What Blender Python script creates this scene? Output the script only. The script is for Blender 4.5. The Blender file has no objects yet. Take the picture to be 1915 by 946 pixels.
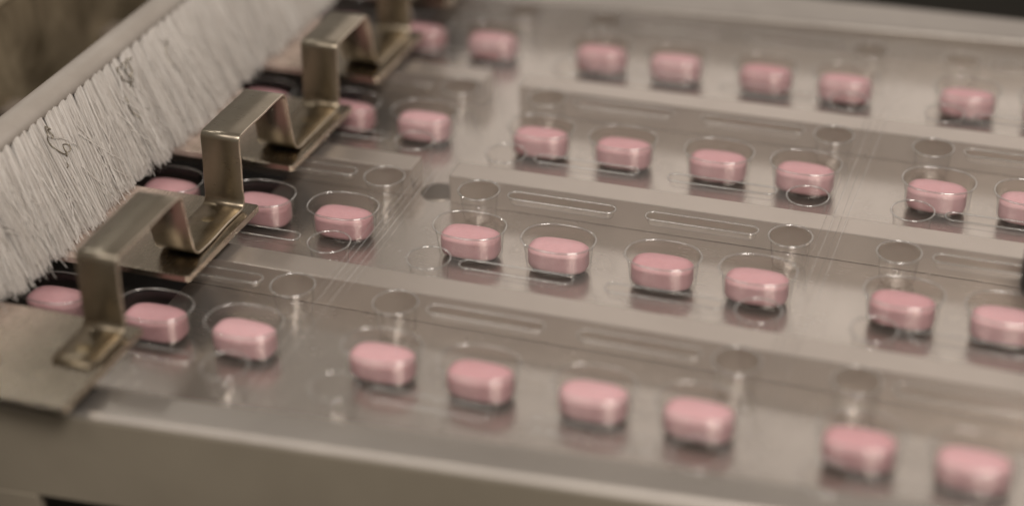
import bpy, bmesh, math, random
from mathutils import Vector, Matrix, noise
random.seed(7)
S = 0.025            # one layout unit = 25 mm (distance between neighbouring tablets)
C = bpy.context.scene.collection
sc = bpy.context.scene
V = Vector

# ---------------------------------------------------------------- camera
cam_d = bpy.data.cameras.new('camera'); cam = bpy.data.objects.new('camera', cam_d); C.objects.link(cam)
R_ = V((0.94281021, 0.33214912, -0.02803329)); U_ = V((-0.1484668, 0.49374234, 0.85684077)); W_ = V((-0.29844013, 0.80367622, -0.51481844))
cam.matrix_world = Matrix(((R_.x, U_.x, -W_.x, 6.30471 * S), (R_.y, U_.y, -W_.y, -13.29262 * S), (R_.z, U_.z, -W_.z, 9.97775 * S), (0, 0, 0, 1)))
cam_d.sensor_width = 36; cam_d.lens = 36 * 1.7821
cam_d.clip_start = 0.02; cam_d.clip_end = 50
cam_d.dof.use_dof = True
cam_d.dof.focus_distance = 19.55 * S
cam_d.dof.aperture_fstop = 3.7
sc.camera = cam

# ---------------------------------------------------------------- world and lamps
w = bpy.data.worlds.new('World'); sc.world = w; w.use_nodes = True
nt = w.node_tree; nt.nodes.clear()
tc = nt.nodes.new('ShaderNodeTexCoord'); sep = nt.nodes.new('ShaderNodeSeparateXYZ')
nt.links.new(tc.outputs['Generated'], sep.inputs[0])
ramp = nt.nodes.new('ShaderNodeValToRGB'); nt.links.new(sep.outputs['Z'], ramp.inputs[0])
cr = ramp.color_ramp
cr.elements[0].position = 0.0; cr.elements[0].color = (0.29, 0.255, 0.215, 1)
cr.elements[1].position = 1.0; cr.elements[1].color = (0.27, 0.24, 0.21, 1)
e = cr.elements.new(0.25); e.color = (0.245, 0.22, 0.193, 1)
bg = nt.nodes.new('ShaderNodeBackground'); nt.links.new(ramp.outputs[0], bg.inputs[0]); bg.inputs[1].default_value = 1.0
out = nt.nodes.new('ShaderNodeOutputWorld'); nt.links.new(bg.outputs[0], out.inputs[0])

def area(name, loc, target, sx, sy, power, col=(1, .9, .78)):
    d = bpy.data.lights.new(name, 'AREA'); d.shape = 'RECTANGLE'; d.size = sx * S; d.size_y = sy * S
    d.energy = power * S * S; d.color = col
    o = bpy.data.objects.new(name, d); C.objects.link(o); o.location = V(loc) * S
    o.rotation_euler = (V(target) - V(loc)).to_track_quat('-Z', 'Y').to_euler()
    return o
area('bed_reflection_fill', (5, 34, 15), (1.5, 3, 0), 38, 22, 1850, (1, .90, .83))      # added unseen lamp; its broad reflection brightens the bed at right and back
area('front_lamp', (10, -12, 21), (1, 3, 0), 10, 8, 4700, (1, .92, .85))
area('front_lamp', (-8, -12, 21), (0, 2, 0), 11, 9, 1200, (1, .92, .85))  # added unseen lamp, placed so the front rail's chamfer shows a bright band
area('tube_lamp', (-22, 9, 20), (0, 3, 0), .6, 1.8, 420, (1, .95, .88))
area('tube_lamp', (-17, 15, 22), (0, 3, 0), .6, 1.8, 420, (1, .95, .88))
vs = sc.view_settings
vs.view_transform = 'Standard'; vs.look = 'None'; vs.exposure = 0.0; vs.gamma = 1
sc.cycles.transparent_max_bounces = 40; sc.cycles.max_bounces = 10
sc.cycles.caustics_reflective = False; sc.cycles.caustics_refractive = False
sc.cycles.use_denoising = True

# ---------------------------------------------------------------- materials
def mat(name):
    m = bpy.data.materials.new(name); m.use_nodes = True
    n = m.node_tree; return m, n, n.nodes['Principled BSDF']
def tex_coord(n, scale=(1, 1, 1)):
    t = n.nodes.new('ShaderNodeTexCoord'); mp = n.nodes.new('ShaderNodeMapping')
    n.links.new(t.outputs['Object'], mp.inputs[0]); mp.inputs['Scale'].default_value = [s / S for s in scale]
    return mp.outputs[0]
def noise_tex(n, vec, scale=1, detail=4, rough=.6, dist=0):
    t = n.nodes.new('ShaderNodeTexNoise'); n.links.new(vec, t.inputs['Vector'])
    t.inputs['Scale'].default_value = scale; t.inputs['Detail'].default_value = detail
    t.inputs['Roughness'].default_value = rough; t.inputs['Distortion'].default_value = dist
    return t.outputs['Fac']
def ramp2(n, fac, p0, c0, p1, c1):
    r = n.nodes.new('ShaderNodeValToRGB'); n.links.new(fac, r.inputs[0])
    r.color_ramp.elements[0].position = p0; r.color_ramp.elements[0].color = (*c0, 1)
    r.color_ramp.elements[1].position = p1; r.color_ramp.elements[1].color = (*c1, 1)
    return r.outputs[0]
def mrange(n, fac, a, b, c, d):
    r = n.nodes.new('ShaderNodeMapRange'); n.links.new(fac, r.inputs[0])
    for i, v in enumerate((a, b, c, d)): r.inputs[i + 1].default_value = v
    return r.outputs[0]
def bump(n, h, strength, dist, normal=None):
    b = n.nodes.new('ShaderNodeBump'); n.links.new(h, b.inputs['Height'])
    b.inputs['Strength'].default_value = strength; b.inputs['Distance'].default_value = dist * S
    if normal: n.links.new(normal, b.inputs['Normal'])
    return b.outputs[0]

def steel(name, c0, c1, r0, r1, grain=(1, 14, 14), gs=6, bstr=.25, bdist=.004, blotch=.6):
    m, n, p = mat(name)
    v = tex_coord(n); big = noise_tex(n, v, blotch, 5, .6, .4)
    n.links.new(ramp2(n, big, .3, c0, .72, c1), p.inputs['Base Color'])
    p.inputs['Metallic'].default_value = 1
    g = noise_tex(n, tex_coord(n, grain), gs, 3, .6)
    mid = noise_tex(n, v, blotch * 5, 4, .65)
    add = n.nodes.new('ShaderNodeMath'); add.operation = 'ADD'; n.links.new(g, add.inputs[0]); n.links.new(mid, add.inputs[1])
    n.links.new(mrange(n, add.outputs[0], .6, 1.4, r0, r1), p.inputs['Roughness'])
    wav = noise_tex(n, v, .9, 2, .5)
    nn = bump(n, wav, .25, .03)
    n.links.new(bump(n, g, bstr, bdist, nn), p.inputs['Normal'])
    return m
M = {}
M['bed'] = steel('bed_steel', (.53, .485, .44), (.61, .56, .51), .21, .29, (1, 16, 16), 5, .08, .0015)
M['bar'] = steel('bar_steel', (.51, .455, .41), (.57, .51, .46), .30, .38, (14, 1, 14), 4, .10, .002)
M['rail'] = steel('rail_steel', (.36, .33, .30), (.43, .395, .36), .40, .52, (1, 16, 16), 4)
M['plate'] = steel('plate_steel', (.29, .25, .195), (.38, .33, .265), .20, .32, (16, 1, 16), 6, .25, .003)
M['strip'] = steel('strip_steel', (.27, .235, .18), (.38, .335, .27), .25, .36, (1, 18, 18), 7, .15, .002, 1.0)
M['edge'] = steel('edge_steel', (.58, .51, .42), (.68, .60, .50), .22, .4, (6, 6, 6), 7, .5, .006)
m, n, p = mat('panel_paint'); v = tex_coord(n)
n.links.new(ramp2(n, noise_tex(n, v, .5, 4), .3, (.225, .195, .15), .7, (.275, .24, .185)), p.inputs['Base Color'])
p.inputs['Roughness'].default_value = .5; M['panel'] = m
M['hole_dark'] = steel('hole_shade', (.17, .15, .125), (.24, .21, .18), .35, .5)  # dark tone standing in for the shade inside a hole

M['bar'].node_tree.nodes['Principled BSDF'].inputs['Metallic'].default_value = .72
for k_ in ('bed', 'rail'): M[k_].node_tree.nodes['Principled BSDF'].inputs['Metallic'].default_value = .86
# blotchy dull guard panel behind the brush
m, n, p = mat('guard_steel'); v = tex_coord(n)
b1 = noise_tex(n, v, .9, 6, .62, 1.2)
n.links.new(ramp2(n, b1, .32, (.10, .075, .04), .66, (.50, .41, .28)), p.inputs['Base Color'])
p.inputs['Metallic'].default_value = .45; p.inputs['Roughness'].default_value = .5
n.links.new(bump(n, noise_tex(n, v, 3, 4), .3, .03), p.inputs['Normal']); M['guard'] = m

# brown heat tint left by the spot welds on the strip's feet
n = M['strip'].node_tree; p = n.nodes['Principled BSDF']
v = tex_coord(n); s_ = n.nodes.new('ShaderNodeSeparateXYZ'); n.links.new(v, s_.inputs[0])
ad = n.nodes.new('ShaderNodeMath'); ad.operation = 'MULTIPLY_ADD'; n.links.new(noise_tex(n, v, 3.5, 4, .6), ad.inputs[0]); ad.inputs[1].default_value = .25; n.links.new(s_.outputs['Z'], ad.inputs[2])
hf = mrange(n, ad.outputs[0], .62, .46, 0, .75)
mc = n.nodes.new('ShaderNodeMix'); mc.data_type = 'RGBA'; n.links.new(hf, mc.inputs[0])
n.links.new(p.inputs['Base Color'].links[0].from_socket, mc.inputs[6]); mc.inputs[7].default_value = (.13, .095, .05, 1)
n.links.new(mc.outputs[2], p.inputs['Base Color'])

# dust on the finger plates next to the brush
n = M['plate'].node_tree; p = n.nodes['Principled BSDF']
v = tex_coord(n); s_ = n.nodes.new('ShaderNodeSeparateXYZ'); n.links.new(v, s_.inputs[0])
gx_ = mrange(n, s_.outputs['X'], -2.95, -3.75, 0, 1); gy_ = mrange(n, s_.outputs['Y'], -1.5, .3, .12, 1)
gm = n.nodes.new('ShaderNodeMath'); gm.operation = 'MULTIPLY'; n.links.new(gx_, gm.inputs[0]); n.links.new(gy_, gm.inputs[1]); gx = gm.outputs[0]
dn = noise_tex(n, v, 5, 6, .75)
ml = n.nodes.new('ShaderNodeMath'); ml.operation = 'MULTIPLY'; n.links.new(gx, ml.inputs[0])
n.links.new(mrange(n, dn, .30, .62, .35, 1), ml.inputs[1])
dust = n.nodes.new('ShaderNodeBsdfDiffuse'); dust.inputs[0].default_value = (.62, .49, .42, 1)
mx = n.nodes.new('ShaderNodeMixShader')
fa = n.nodes.new('ShaderNodeMath'); fa.operation = 'MULTIPLY'; n.links.new(ml.outputs[0], fa.inputs[0]); fa.inputs[1].default_value = .95
n.links.new(fa.outputs[0], mx.inputs[0])
n.links.new(p.outputs[0], mx.inputs[1]); n.links.new(dust.outputs[0], mx.inputs[2])
n.links.new(mx.outputs[0], n.nodes['Material Output'].inputs[0])

# tablet
m, n, p = mat('tablet_coating'); v = tex_coord(n)
n.links.new(ramp2(n, noise_tex(n, v, 9, 4, .7), .3, (.61, .345, .36), .7, (.67, .39, .41)), p.inputs['Base Color'])
oi_ = n.nodes.new('ShaderNodeObjectInfo'); hv = n.nodes.new('ShaderNodeHueSaturation')
n.links.new(p.inputs['Base Color'].links[0].from_socket, hv.inputs['Color'])
n.links.new(mrange(n, oi_.outputs['Random'], 0, 1, .92, 1.05), hv.inputs['Value']); n.links.new(mrange(n, oi_.outputs['Random'], 0, 1, 1.06, .92), hv.inputs['Saturation'])
n.links.new(hv.outputs[0], p.inputs['Base Color'])
p.inputs['Roughness'].default_value = .62; p.inputs['Subsurface Weight'].default_value = .12
p.inputs['Subsurface Radius'].default_value = (.0012, .0006, .0005); p.inputs['Subsurface Scale'].default_value = 1
p.inputs['Coat Weight'].default_value = .05; p.inputs['Coat Roughness'].default_value = .35
n.links.new(bump(n, noise_tex(n, v, 18, 4, .65), .5, .016), p.inputs['Normal']); M['tablet'] = m

# clear film
def film(name, base, haze, rough, bstr):
    m = bpy.data.materials.new(name); m.use_nodes = True; n = m.node_tree; n.nodes.clear()
    o = n.nodes.new('ShaderNodeOutputMaterial')
    tr = n.nodes.new('ShaderNodeBsdfTransparent'); tr.inputs[0].default_value = (.985, .98, .97, 1)
    gl = n.nodes.new('ShaderNodeBsdfGlossy'); gl.inputs['Roughness'].default_value = rough
    df = n.nodes.new('ShaderNodeBsdfDiffuse'); df.inputs[0].default_value = (.8, .78, .75, 1)
    v = tex_coord(n, (1, .45, 1))
    nn = bump(n, noise_tex(n, v, 1.6, 3, .55, .5), bstr, .05)
    n.links.new(nn, gl.inputs['Normal'])
    lw = n.nodes.new('ShaderNodeLayerWeight'); lw.inputs[0].default_value = .5
    p3 = n.nodes.new('ShaderNodeMath'); p3.operation = 'POWER'; n.links.new(lw.outputs['Facing'], p3.inputs[0]); p3.inputs[1].default_value = 6
    n.links.new(ramp2(n, p3.outputs[0], 0, (.99, .985, .98), 1, (.42, .40, .37)), tr.inputs[0])   # longer path through the plastic edge-on
    pw = n.nodes.new('ShaderNodeMath'); pw.operation = 'POWER'; n.links.new(lw.outputs['Facing'], pw.inputs[0]); pw.inputs[1].default_value = 5
    fc = mrange(n, pw.outputs[0], 0, 1, base, .6)
    m1 = n.nodes.new('ShaderNodeMixShader'); m1.inputs[0].default_value = haze
    n.links.new(tr.outputs[0], m1.inputs[1]); n.links.new(df.outputs[0], m1.inputs[2])
    m2 = n.nodes.new('ShaderNodeMixShader'); n.links.new(fc, m2.inputs[0])
    n.links.new(m1.outputs[0], m2.inputs[1]); n.links.new(gl.outputs[0], m2.inputs[2])
    n.links.new(m2.outputs[0], o.inputs[0]); return m
M['film'] = film('clear_film', .032, .007, .12, .05)
M['pocket'] = film('clear_pocket', .055, .004, .05, .06)
M['rim'] = film('pocket_rim', .22, .11, .12, .0)
M['score'] = film('scored_film', .12, .08, .16, .1)

# brush
m, n, p = mat('nylon_bristle'); p.inputs['Base Color'].default_value = (.66, .60, .53, 1)
oi = n.nodes.new('ShaderNodeNewGeometry')
n.links.new(ramp2(n, oi.outputs['Random Per Island'], 0, (.62, .575, .53), 1, (.95, .92, .88)), p.inputs['Base Color'])
p.inputs['Roughness'].default_value = .35; p.inputs['Transmission Weight'].default_value = 0
p.inputs['Subsurface Weight'].default_value = 0; M['bristle'] = m
tl = n.nodes.new('ShaderNodeBsdfTranslucent'); tl.inputs[0].default_value = (.86, .82, .77, 1)
mxb = n.nodes.new('ShaderNodeMixShader'); mxb.inputs[0].default_value = .38
n.links.new(p.outputs[0], mxb.inputs[1]); n.links.new(tl.outputs[0], mxb.inputs[2]); n.links.new(mxb.outputs[0], n.nodes['Material Output'].inputs[0])
m, n, p = mat('brush_holder'); v = tex_coord(n)
n.links.new(ramp2(n, noise_tex(n, v, 1.2, 5), .3, (.30, .265, .23), .7, (.38, .34, .30)), p.inputs['Base Color'])
p.inputs['Roughness'].default_value = .45; M['holder'] = m
m, n, p = mat('dark_wire'); p.inputs['Base Color'].default_value = (.30, .26, .20, 1); p.inputs['Metallic'].default_value = 1; p.inputs['Roughness'].default_value = .35; M['wire'] = m
m, n, p = mat('black_rubber'); v = tex_coord(n)
n.links.new(ramp2(n, noise_tex(n, v, 4, 3), .3, (.012, .011, .010), .7, (.022, .02, .018)), p.inputs['Base Color']); p.inputs['Roughness'].default_value = .5; M['rubber'] = m
m, n, p = mat('dark_floor'); v = tex_coord(n, (.1, .1, .1))
n.links.new(ramp2(n, noise_tex(n, v, 1, 4), .3, (.018, .016, .011), .75, (.045, .038, .026)), p.inputs['Base Color']); p.inputs['Roughness'].default_value = .7; M['floor'] = m
m, n, p = mat('cabinet_paint'); v = tex_coord(n)
n.links.new(ramp2(n, noise_tex(n, v, .6, 3), .3, (.022, .02, .016), .7, (.035, .03, .024)), p.inputs['Base Color']); p.inputs['Roughness'].default_value = .6; M['cabinet'] = m
m, n, p = mat('weld_heat_tint'); v = tex_coord(n)
n.links.new(ramp2(n, noise_tex(n, v, 12, 3), .3, (.16, .115, .06), .7, (.30, .24, .15)), p.inputs['Base Color']); p.inputs['Metallic'].default_value = 1; p.inputs['Roughness'].default_value = .38; M['weld'] = m

# ---------------------------------------------------------------- helpers
def mesh_from(name, verts, faces, m, smooth=False):
    me = bpy.data.meshes.new(name)
    me.from_pydata([(x * S, y * S, z * S) for x, y, z in verts], [], faces)
    me.update(); me.materials.append(m)
    if smooth: me.polygons.foreach_set('use_smooth', [True] * len(me.polygons))
    return me
def link(name, me, parent=None, loc=None):
    o = bpy.data.objects.new(name, me); C.objects.link(o)
    if parent: o.parent = parent
    if loc: o.location = V(loc) * S
    return o
def tag(o, label, cat=None, group=None, kind=None):
    if label: o['label'] = label
    if cat: o['category'] = cat
    if group: o['group'] = group
    if kind: o['kind'] = kind
    return o
def empty(name, loc, label, cat, group=None):
    o = bpy.data.objects.new(name, None); C.objects.link(o); o.location = V(loc) * S
    o.empty_display_size = .01
    return tag(o, label, cat, group)
def bm_mesh(name, bm, m, smooth=False):
    bmesh.ops.recalc_face_normals(bm, faces=bm.faces)
    me = bpy.data.meshes.new(name)
    for v_ in bm.verts: v_.co *= S
    bm.to_mesh(me); bm.free()
    for q in (m if isinstance(m, (list, tuple)) else [m]): me.materials.append(q)
    if smooth: me.polygons.foreach_set('use_smooth', [True] * len(me.polygons))
    return me
def prism(poly, z0, z1, bev=.01, seg=2):
    """plan outline extruded in z, edges bevelled"""
    bm = bmesh.new()
    vs_ = [bm.verts.new((x, y, z0)) for x, y in poly]; f = bm.faces.new(vs_)
    r = bmesh.ops.extrude_face_region(bm, geom=[f])
    for g in r['geom']:
        if isinstance(g, bmesh.types.BMVert): g.co.z = z1
    if bev: bmesh.ops.bevel(bm, geom=bm.edges[:], offset=bev, segments=seg, affect='EDGES', profile=.6)
    return bm
def box(x0, x1, y0, y1, z0, z1, bev=.01, seg=2):
    return prism([(x0, y0), (x1, y0), (x1, y1), (x0, y1)], z0, z1, bev, seg)
def tube(pts, rad, sides=6, close=True):
    vs_, fs = [], []
    n_ = len(pts); up = V((0, 0, 1))
    for i, q in enumerate(pts):
        q = V(q); t = (V(pts[min(i + 1, n_ - 1)]) - V(pts[max(i - 1, 0)])).normalized()
        a = t.cross(up if abs(t.z) < .9 else V((1, 0, 0))).normalized(); b = t.cross(a)
        rr = rad[i] if isinstance(rad, (list, tuple)) else rad
        for k in range(sides):
            an = 2 * math.pi * k / sides
            vs_.append(tuple(q + (a * math.cos(an) + b * math.sin(an)) * rr))
    for i in range(n_ - 1):
        for k in range(sides):
            fs.append((i * sides + k, i * sides + (k + 1) % sides, (i + 1) * sides + (k + 1) % sides, (i + 1) * sides + k))
    if close:
        fs.append(tuple(range(sides))[::-1]); fs.append(tuple(range((n_ - 1) * sides, n_ * sides)))
    return vs_, fs

# ---------------------------------------------------------------- layout numbers
ROW = 2.4082
COLX = {-1: -4.6250, 0: -3.6250, 1: -2.4807, 2: -1.4807, 3: 0, 4: 1, 5: 2.1443, 6: 3.1443, 7: 4.6250, 8: 5.6250, 9: 6.7693, 10: 7.7693}
FZ = .18           # film
TB = -.145         # tablet underside
BED = -.19

# ---------------------------------------------------------------- setting: dark floor
bm = box(-120, 120, -80, 160, -36, -35.5, 0)
tag(link('floor', bm_mesh('floor', bm, M['floor'])), 'dark shop floor far below the machine', kind='structure')

# ---------------------------------------------------------------- machine bed
bed = empty('machine_bed', (2, 3.6, -.3), 'long stainless steel machine bed under the clear blister film, with raised bars', 'machine bed')
BO = V((2, 3.6, -.3))
def bed_part(name, bm, m, smooth=False):
    o = link(name, bm_mesh(name, bm, m, smooth), bed); o.location = -BO * S; return o
def fy(x): return -1.60 + .0755 * x      # front rail edge runs slightly skew to the film
def by(x): return 8.36 + .065 * x
# one bed plate; the round hole at the bar gap is only a dark disc
bed_part('bed_plate', prism([(-2.70, fy(-2.70) + .3), (12, fy(12) + .3), (12, 9.25), (-2.70, 9.25)], -.34, BED, .012), M['bed'])
for k in range(-0, 3):
    y = ROW * (k + .5)
    if k in (1, 2):
        bed_part('support_bar', box(-9, -1.10, y - .17, y + .17, BED, .15, .014, 2), M['bar'])
        bed_part('support_bar', box(-.64, 12, y - .17, y + .17, BED, .15, .014, 2), M['bar'])
        if k == 1:
            bm = bmesh.new(); bmesh.ops.create_cone(bm, cap_ends=True, segments=40, radius1=.21, radius2=.2, depth=.012, matrix=Matrix.Translation((-.84, y + .0, BED + .006)))
            bed_part('hole_disc', bm, M['hole_dark'])  # dark disc laid on the bed in place of a shaded hole
    else:
        bed_part('support_bar', box(-9, 12, y - .17, y + .17, BED, .15, .014, 2), M['bar'])
# rails: front top surface with rounded shoulder, then the tan front panel
def rail_profile(prof, x0, x1, f):
    bm = bmesh.new(); rings = []
    for x in (x0, x1):
        rings.append([bm.verts.new((x, y if y > 5 else f(x) + y, z)) for y, z in prof])
    n_ = len(prof)
    for i in range(n_): bm.faces.new((rings[0][i], rings[0][(i + 1) % n_], rings[1][(i + 1) % n_], rings[1][i]))
    bm.faces.new(rings[0][::-1]); bm.faces.new(rings[1]); return bm
def arc(cy, cz, r, a0, a1, n_=6): return [(cy + r * math.cos(math.radians(a0 + (a1 - a0) * i / n_)), cz + r * math.sin(math.radians(a0 + (a1 - a0) * i / n_))) for i in range(n_ + 1)]
prof = [(.42, -.34), (.42, .12), (.055, .12), (.045, .117), (.004, .078), (.0, .07), (0, -.34)]
o = bed_part('front_rail', rail_profile(prof, -9, 12, fy), M['rail'])
for f_ in o.data.polygons: f_.use_smooth = False
prof = arc(.10, .15, .06, 180, 90, 6) + [(9.36, .21), (9.36, -.34), (.04, -.34)]
bed_part('far_rail', rail_profile(prof, -9, 12, by), M['rail'])
prof = [(-.003, -.345), (-.003, .068), (-.010, .062), (-.013, .045), (-.013, -.93), (.05, -.93), (.05, -.345)]
bed_part('front_panel', rail_profile(prof, -9, 12, fy), M['panel'])
bed_part('base_cabinet', prism([(-8.8, fy(-8.8) + 1.2), (11.8, fy(11.8) + 1.2), (11.8, 9.2), (-8.8, 9.2)], -35.5, -.35, .05), M['cabinet'])
# small bracket hanging below the front panel at the lower left corner
bed_part('corner_bracket', prism([(-9, fy(-9) - .03), (-2.90, fy(-2.78) - .03), (-2.90, fy(-2.78) + .08), (-9, fy(-9) + .08)], -2.2, -.935, .02), M['panel'])

# ---------------------------------------------------------------- finger plates with bridge strip
guide = empty('tablet_guide', (-2.6, 3, .26), 'steel finger plates tied by one bent strip that bridges over every row of tablets', 'guide plates')
GO = V((-2.6, 3, .26))
def gpart(name, me):
    o = link(name, me, guide); o.location = -GO * S; return o
PL = [(-2.03, -.60, -2.28), (.36, 1.92, -2.27), (2.82, 4.43, -2.27), (5.19, 6.65, -2.24), (7.62, 8.9, -2.24)]
PZ = .34
for y0, y1, xr in PL:
    bm = prism([(-5.3, y0), (xr - .05, y0), (xr, y0 + .03), (xr + .03, y1 - .02), (xr, y1), (-5.3, y1)], PZ - .075, PZ, .008, 2)
    for f_ in bm.faces:
        c_ = f_.calc_center_median()
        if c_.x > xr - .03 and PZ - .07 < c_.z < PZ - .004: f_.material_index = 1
    gpart('finger_plate', bm_mesh('finger_plate', bm, [M['plate'], M['edge']]))
# the strip: centre line in (y, z), rounded at every bend
def fillet(pts, rads, seg=7):
    res = [pts[0]]
    for i in range(1, len(pts) - 1):
        a, b, c_ = V(pts[i - 1]), V(pts[i]), V(pts[i + 1])
        u1, u2 = (a - b).normalized(), (c_ - b).normalized(); ang = u1.angle(u2); r = rads[i]
        t = min(r / math.tan(ang / 2), (a - b).length * .49, (c_ - b).length * .49)
        p0, p1 = b + u1 * t, b + u2 * t
        for k in range(seg + 1):
            s_ = k / seg; res.append(tuple((1 - s_) ** 2 * p0 + 2 * s_ * (1 - s_) * b + s_ * s_ * p1))
    res.append(pts[-1]); return res
ups = [-.74, 1.80, 4.30, 6.56, 8.9]; ends = [(.50, .70), (2.90, 3.12), (5.20, 5.46), (7.6, 7.85)]
zf, zt = PZ + .016, 1.19
tops = [1.20, 1.21, 1.17, 1.2]
raw = [(-1.40, zf)]; rr = [0]
for k in range(4):
    raw += [(ups[k], zf), (ups[k] - .015, tops[k]), (ends[k][0], tops[k]), (ends[k][1], zf + .012)]; rr += [.12, .07, .13, .19]
raw.append((8.85, zf)); rr.append(0)
line = fillet([V(q + (0,)) [:2] for q in raw], rr)
pts = [V((q[0], q[1])) for q in line]
# resample long straights so that the strip can wander slightly in width
fine = []
for a, b in zip(pts, pts[1:]):
    n_ = max(1, int((b - a).length / .12)); fine += [a.lerp(b, i / n_) for i in range(n_)]
fine.append(pts[-1])
th = .014
bm = bmesh.new(); rings = []
for i, q in enumerate(fine):
    t = (fine[min(i + 1, len(fine) - 1)] - fine[max(i - 1, 0)]).normalized(); nn = V((-t.y, t.x))
    wv = .012 * noise.noise(V((q.x * 2.1, q.y * 2.3, 3)))
    lean = .05 * max(0, (q.y - PZ))
    xl, xr = -2.815 + lean + wv, -2.355 + lean - .012 * noise.noise(V((q.x * 2.5, q.y * 2.9, 9)))
    if i == 0: xl += .03; xr -= .03
    cross = [(xl + .006, th), (xr - .006, th), (xr, th - .006), (xr, -th + .006), (xr - .006, -th), (xl + .006, -th), (xl, -th + .006), (xl, th - .006)]
    rings.append([bm.verts.new((x, q.x + nn.x * d, q.y + nn.y * d)) for x, d in cross])
for a, b in zip(rings, rings[1:]):
    for k in range(8):
        f_ = bm.faces.new((a[k], a[(k + 1) % 8], b[(k + 1) % 8], b[k]))
        f_.smooth = k in (0, 4)
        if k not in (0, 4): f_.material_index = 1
bm.faces.new(rings[0][::-1]); bm.faces.new(rings[-1])
gpart('bridge_strip', bm_mesh('bridge_strip', bm, [M['strip'], M['edge']]))
me = None
for i, (x, y) in enumerate([(-2.6, -1.12), (-2.6, 1.42), (-2.58, 3.86), (-2.58, 6.1)]):
    bm = bmesh.new(); bmesh.ops.create_uvsphere(bm, u_segments=16, v_segments=6, radius=.075)
    for v_ in bm.verts: v_.co.z *= .09; v_.co.x *= 1.15
    if me is None: me = bm_mesh('weld_spot', bm, M['weld'], True)
    else: bm.free()
    o = link('weld_spot', me, guide); o.location = (V((x, y, zf + .0145)) - GO) * S

# ---------------------------------------------------------------- blister web
web = empty('blister_web', (1.6, 3.6, FZ), 'clear thermoformed blister film with rows of oval pockets, round cups and long ribs', 'blister film')
WO = V((1.6, 3.6, FZ))
NP = 56
def superell(a, b, e=2.35):
    return lambda d: [(math.copysign(abs(math.cos(t)) ** (2 / e), math.cos(t)) * (a - d), math.copysign(abs(math.sin(t)) ** (2 / e), math.sin(t)) * (b - d)) for t in [2 * math.pi * (i + .5) / NP for i in range(NP)]]
def stadium(L, r):
    def f(d):
        res = []; h = L / 2 - r; k = NP // 4
        for i in range(NP // 2):
            a = -math.pi / 2 + math.pi * i / (NP // 2 - 1); res.append((h + math.cos(a) * (r - d), math.sin(a) * (r - d)))
        for i in range(NP // 2):
            a = math.pi / 2 + math.pi * i / (NP // 2 - 1); res.append((-h + math.cos(a) * (r - d), math.sin(a) * (r - d)))
        return res
    return f
def pocket(name, f, steps, bot=True):
    """steps: list of (inset, z); last ring is closed by a shallow floor"""
    vs_, fs = [], []
    for d, z in steps: vs_ += [(x, y, z) for x, y in f(d)]
    for i in range(len(steps) - 1):
        for k in range(NP):
            fs.append((i * NP + k, i * NP + (k + 1) % NP, (i + 1) * NP + (k + 1) % NP, (i + 1) * NP + k))
    last = (len(steps) - 1) * NP; fs.append(tuple(range(last, last + NP)))
    return mesh_from(name, vs_, fs, M['pocket'], True)
D = FZ - TB + .012                                     # depth of the tablet pocket
pk = superell(.405, .300)
steps_p = [(0, .0), (.004, .010), (.011, .013), (.018, .006), (.024, -.012), (.030, -.05), (.044, -.15), (.054, -D + .05), (.058, -D + .018), (.066, -D + .004), (.08, -D)]
def pocket2(name, f, steps, bead=.0105):
    me = pocket(name, f, steps)
    ctr = [(x, y, .004) for x, y in f(.006)]; n0 = len(me.vertices)
    vs2 = []; n_ = len(ctr)
    for i, q in enumerate(ctr):
        a, b = V(ctr[i - 1]), V(ctr[(i + 1) % n_]); t = (b - a).normalized(); o_ = V((t.y, -t.x, 0))
        for k in range(6):
            an = math.pi / 3 * k; vs2.append(V(q) + (o_ * math.cos(an) + V((0, 0, math.sin(an)))) * bead)
    bm = bmesh.new(); bm.from_mesh(me); vv = [bm.verts.new(q * S) for q in vs2]
    for i in range(n_):
        for k in range(6):
            a, b = i * 6, ((i + 1) % n_) * 6
            f_ = bm.faces.new((vv[a + k], vv[a + (k + 1) % 6], vv[b + (k + 1) % 6], vv[b + k])); f_.smooth = True; f_.material_index = 1
    bm.to_mesh(me); bm.free(); me.materials.append(M['rim']); return me
me_pill = pocket2('pill_pocket', pk, steps_p)
cup = superell(.235, .235, 2)
steps_c = [(0, 0), (.004, .010), (.010, .013), (.016, .006), (.020, -.012), (.026, -.05), (.05, -D + .05), (.055, -D + .02), (.068, -D + .004), (.085, -D)]
me_cup = pocket2('round_cup', cup, steps_c)
LCH = 1.24; ch = stadium(LCH, .092)
steps_h = [(0, 0), (.003, .009), (.008, .011), (.014, .003), (.018, -.015), (.024, -.05), (.030, -.075), (.042, -.092), (.06, -.098)]
me_ch = pocket2('rib_channel', ch, steps_h)
cards = [(-1, 0, 1, 2), (3, 4, 5, 6), (7, 8, 9, 10)]
bounds = [(-6.3, -.742), (-.738, 3.883), (3.887, 8.5)]
Y0, Y1 = -1.30, 8.36
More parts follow.
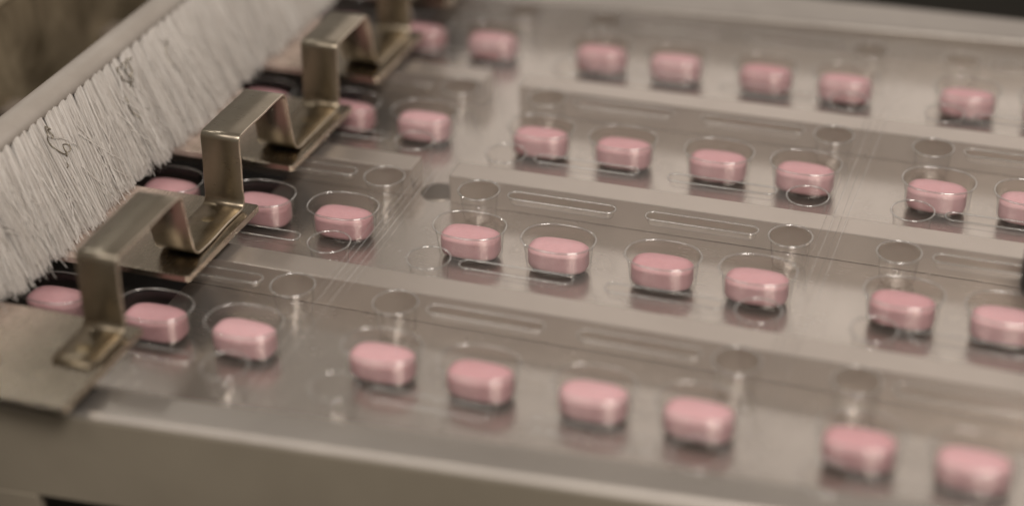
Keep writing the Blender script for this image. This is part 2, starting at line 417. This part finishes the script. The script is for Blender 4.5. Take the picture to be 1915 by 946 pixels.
for (cols, (bx0, bx1)) in zip(cards, bounds):
    bm = bmesh.new()
    def loop(ps):
        vv = [bm.verts.new((x, y, FZ)) for x, y in ps]
        return [bm.edges.new((vv[i], vv[(i + 1) % len(vv)])) for i in range(len(vv))]
    ed = loop([(bx0, Y0), (bx1, Y0), (bx1, Y1), (bx0, Y1)])
    xc = COLX[cols[0]] + 1.5722
    for j in range(4):
        yj = j * ROW
        for c_ in cols:
            ed += loop([(COLX[c_] + x, yj + y) for x, y in pk(0)])
            o = link('pill_pocket', me_pill, web); o.location = (V((COLX[c_], yj, FZ)) - WO) * S
        for sy in (-.755, .755):
            for sx in (-1, 1):
                cx = xc + sx * 1.745
                ed += loop([(cx + x, yj + sy + y) for x, y in cup(0)])
                o = link('round_cup', me_cup, web); o.location = (V((cx, yj + sy, FZ)) - WO) * S
                hx = xc + sx * (.165 + LCH / 2)
                ed += loop([(hx + x, yj + sy + y) for x, y in ch(0)])
                o = link('rib_channel', me_ch, web); o.location = (V((hx, yj + sy, FZ)) - WO) * S
    bmesh.ops.triangle_fill(bm, use_beauty=True, use_dissolve=False, edges=ed)
    o = link('film_sheet', bm_mesh('film_sheet', bm, M['film']), web); o.location = -WO * S
# scored lines between the cards
for x0, offs in ((-.86, (-.16, -.09, -.02, .05, .13)), (3.70, (-.10, -.03, .05, .12))):
    for i, dx in enumerate(offs):
        hw = .008 if i % 2 else .005
        vs_, fs = [], []
        ny = 40
        for q in range(ny + 1):
            y = Y0 + .01 + (Y1 - Y0 - .02) * q / ny; x = x0 + dx + .012 * noise.noise(V((y * .8, i * 3.1, x0)))
            vs_ += [(x - hw, y, FZ + .0015), (x, y, FZ + .008), (x + hw, y, FZ + .0015)]
            if q: b_ = 3 * q; fs += [(b_ - 3, b_ - 2, b_ + 1, b_), (b_ - 2, b_ - 1, b_ + 2, b_ + 1)]
        o = link('score_line', mesh_from('score_line', vs_, fs, M['score']), web); o.location = -WO * S

# ---------------------------------------------------------------- tablets
def tablet_mesh():
    L, Wd, H = .324, .195, .28
    prof = [(.05, 0), (.02, .008), (.007, .022), (.001, .042), (.0, .06), (0, .200), (.002, .206), (.008, .214), (.022, .229), (.038, .241), (.052, .249), (.068, .2565), (.095, .266), (.13, .2745), (.165, .2795)]
    n_ = 48; e = 2.9; vs_, fs = [], []
    def ring(d, z):
        return [(math.copysign(abs(math.cos(t)) ** (2 / e), math.cos(t)) * (L - d), math.copysign(abs(math.sin(t)) ** (2 / e), math.sin(t)) * (Wd - d), z) for t in [2 * math.pi * (i + .5) / n_ for i in range(n_)]]
    for d, z in prof: vs_ += ring(d, z)
    for i in range(len(prof) - 1):
        for k in range(n_): fs.append((i * n_ + k, i * n_ + (k + 1) % n_, (i + 1) * n_ + (k + 1) % n_, (i + 1) * n_ + k))
    fs.append(tuple(range(n_))[::-1]); last = (len(prof) - 1) * n_; c_ = len(vs_); vs_.append((0, 0, .281))
    for k in range(n_): fs.append((last + k, last + (k + 1) % n_, c_))
    return mesh_from('tablet', vs_, fs, M['tablet'], True)
me_t = tablet_mesh()
rown = ['nearest row', 'second nearest row', 'third nearest row', 'farthest row']
ordn = ['leftmost', 'second from left', 'third from left', 'fourth from left', 'fifth from left', 'sixth from left', 'seventh from left', 'eighth from left', 'ninth from left']
extra = {(0, 0): 'behind the strip', (0, 1): 'beside front plate', (0, 8): 'lower right corner',
         (1, 0): 'below the brush tips', (1, 1): 'at second plate tip', (1, 8): 'at right edge',
         (2, 0): 'mostly covered by plate', (2, 1): 'at third plate tip', (2, 8): 'at right edge',
         (3, 1): 'at fourth plate tip', (3, 0): 'behind the strip top', (3, 8): 'at right edge'}
for j in range(4):
    for c_ in range(9):
        o = link('tablet', me_t)
        dx, dy = random.uniform(-.012, .012), random.uniform(-.008, .008)
        o.location = V((COLX[c_] + dx, j * ROW + dy, TB + .002)) * S
        o.rotation_euler = (random.uniform(-.008, .008), random.uniform(-.008, .008), random.uniform(-.045, .045))
        ex = extra.get((j, c_), 'in clear pocket')
        tag(o, 'pink tablet in %s, %s, %s' % (rown[j], ordn[c_], ex), 'tablet', 'pink tablets in the blister pockets')

# ---------------------------------------------------------------- brush
brush = empty('strip_brush', (-4.7, 4, 1.5), 'long strip brush with dense off-white bristles sweeping the finger plates', 'brush')
BR = V((-4.7, 4, 1.5))
bm = rail_profile([(0, 0)] , 0, 0, fy) if False else bmesh.new()
prof = [(-4.42, 1.34), (-4.39, 1.36)] + [(-4.58 + .19 * math.cos(math.radians(a)), 1.40 + .10 * math.sin(math.radians(a))) for a in range(0, 181, 20)] + [(-4.80, 1.34)]
ra = [bm.verts.new((x, -4, z)) for x, z in prof]; rb = [bm.verts.new((x, 15, z)) for x, z in prof]
for i in range(len(prof)):
    k = (i + 1) % len(prof); bm.faces.new((ra[i], ra[k], rb[k], rb[i])).smooth = True
bm.faces.new(ra[::-1]); bm.faces.new(rb)
o = link('brush_holder', bm_mesh('brush_holder', bm, M['holder']), brush); o.location = -BR * S
vs_, fs = [], []
rng = random.Random(11)
def bristle(r0, r1, rad, seg=3, bend=0):
    base = len(vs_); r0, r1 = V(r0), V(r1); t = (r1 - r0).normalized()
    a = t.cross(V((0, 1, 0))).normalized(); b = t.cross(a)
    off = V((rng.gauss(0, bend), rng.gauss(0, bend), 0))
    for i in range(seg + 1):
        s_ = i / seg; q = r0.lerp(r1, s_) + off * (4 * s_ * (1 - s_)); rr_ = rad * (1 - .25 * s_)
        for k in range(3):
            an = 2.0944 * k; vs_.append(tuple(q + (a * math.cos(an) + b * math.sin(an)) * rr_))
    for i in range(seg):
        for k in range(3):
            fs.append((base + i * 3 + k, base + i * 3 + (k + 1) % 3, base + i * 3 + 3 + (k + 1) % 3, base + i * 3 + 3 + k))
y = -3.2
while y < 11.5:
    near = y < 6
    for row in range(4):
        xr0 = -4.43 - row * .085
        yo = y + (.5 if row % 2 else 0) * .155 + rng.gauss(0, .026)
        lx, ly = rng.gauss(0, .035), rng.gauss(0, .06)
        cnt = 215 if near else 80
        for _ in range(cnt):
            an_, rd_ = rng.uniform(0, 6.283), math.sqrt(rng.random())
            u0, u1 = math.cos(an_) * rd_, math.sin(an_) * rd_
            r0 = (xr0 + u0 * .035, yo + u1 * .066, 1.40)
            wild = 3.2 if rng.random() < .07 else 1
            tx = -3.80 - row * .13 + lx + u0 * .09 + rng.gauss(0, .03) * wild + (.14 if y < 1 else .05) * 0 - (.10 if y < 0 else 0)
            ty = yo - .42 + ly + u1 * .115 + rng.gauss(0, .035) * wild
            bristle(r0, (tx, ty, PZ + .015 + abs(rng.gauss(0, .04)) + (.12 if rng.random() < .08 else 0)), .0040 if near else .008, 2, .004)
    y += .155
# stray bristles lying across the face
for _ in range(70):
    y = rng.uniform(-1, 4.5); z0 = rng.uniform(.7, 1.3); k_ = (1.40 - z0) / 1.04
    x0 = -4.36 + .62 * k_; l = rng.uniform(.3, .9)
    dx, dy, dz = rng.uniform(-.02, .16), rng.uniform(-.5, .5), -rng.uniform(.3, .9)
    z1 = max(PZ + .02, z0 + dz * l); x1 = -4.36 + .62 * (1.40 - z1) / 1.04 + .06
    bristle((x0 + .03, y, z0), (x1, y + dy * l, z1), .0065, 4, .02)
me = mesh_from('bristles', vs_, fs, M['bristle'])
o = tag(link('bristles', me, brush), None, kind='stuff'); o.location = -BR * S

# curls of fine wire caught in the bristles
def face_pt(y, z, off=.065):
    k_ = (1.40 - z) / 1.04; return V((-4.40 + .62 * k_ + off, y - .42 * k_ * 0, z))
def curl(name, pts2, rad, label):
    P = [face_pt(*q) for q in pts2]
    dense = []
    for i in range(len(P) - 1):
        p0, p1, p2, p3 = P[max(i - 1, 0)], P[i], P[i + 1], P[min(i + 2, len(P) - 1)]
        for k in range(5):
            t = k / 5
            dense.append(.5 * ((2 * p1) + (p2 - p0) * t + (2 * p0 - 5 * p1 + 4 * p2 - p3) * t * t + (3 * p1 - p0 - 3 * p2 + p3) * t ** 3) + V((.02 * math.sin(i * 2.3 + t * 2), 0, 0)))
    dense.append(P[-1]); v2, f2 = tube(dense, rad, 5)
    o = link(name, mesh_from(name, v2, f2, M['wire'], True)); tag(o, label, 'wire scrap')
    return o
def tangle(seed, y, z, n_, step, pull):
    r = random.Random(seed); a = r.uniform(0, 6.28); P_ = [(y, z)]; turn = r.uniform(-.9, .9)
    for i in range(n_):
        if r.random() < .3: turn = r.uniform(-1.6, 1.6)
        a += turn * r.uniform(.3, 1); st = step * r.uniform(.5, 1.4)
        y += math.cos(a) * st + pull[0]; z += math.sin(a) * st + pull[1]; z = min(1.33, max(.45, z)); P_.append((y, z))
    return P_
curl('wire_scrap', tangle(5, 2.55, 1.08, 34, .07, (.010, .002)), .0068, 'tangled dark wire curl caught high in the bristles behind the second strip bend')
curl('wire_scrap', tangle(21, 1.2, 1.22, 30, .06, (.012, -.018)), .0068, 'thin twisted wire thread hanging on the bristles nearest the front')
curl('wire_scrap', tangle(9, 3.75, 1.25, 12, .10, (.02, -.03)), .0055, 'fine looped hair of wire far back near the brush holder')

# ---------------------------------------------------------------- guard panel behind the brush
gp = empty('guard_panel', (-6.6, 5, 0), 'blotchy brown steel guard panel standing behind the brush', 'panel')
o = link('sheet', bm_mesh('sheet', box(-.1, .06, -14, 22, -.34, 1.36, .02), M['guard']), gp)
bm = bmesh.new(); prof = [(-.14, 1.365), (.09, 1.365), (.10, 1.40), (.06, 1.47), (-.10, 1.47)]
ra = [bm.verts.new((x, -14, z)) for x, z in prof]; rb = [bm.verts.new((x, 22, z)) for x, z in prof]
for i in range(5): bm.faces.new((ra[i], ra[(i + 1) % 5], rb[(i + 1) % 5], rb[i]))
bm.faces.new(ra[::-1]); bm.faces.new(rb)
link('top_flange', bm_mesh('top_flange', bm, M['guard']), gp)

# ---------------------------------------------------------------- black knob at the right edge
kn = empty('clamp_knob', (5.98, 2.75, FZ), 'black rounded clamp knob half cut off by the right edge of the picture', 'knob')
prof = [(0, .02), (.22, .02), (.27, .06), (.29, .14), (.29, .42), (.26, .52), (.18, .58), (0, .60)]
vs_, fs = [], []; n_ = 24
for r, z in prof:
    for k in range(n_):
        a = 2 * math.pi * k / n_; g = 1 - .05 * (k % 4 == 0) * (r > .25); vs_.append((math.cos(a) * max(r, .001) * g, math.sin(a) * max(r, .001) * g, z))
for i in range(len(prof) - 1):
    for k in range(n_): fs.append((i * n_ + k, i * n_ + (k + 1) % n_, (i + 1) * n_ + (k + 1) % n_, (i + 1) * n_ + k))
link('grip', mesh_from('grip', vs_, fs, M['rubber'], True), kn)
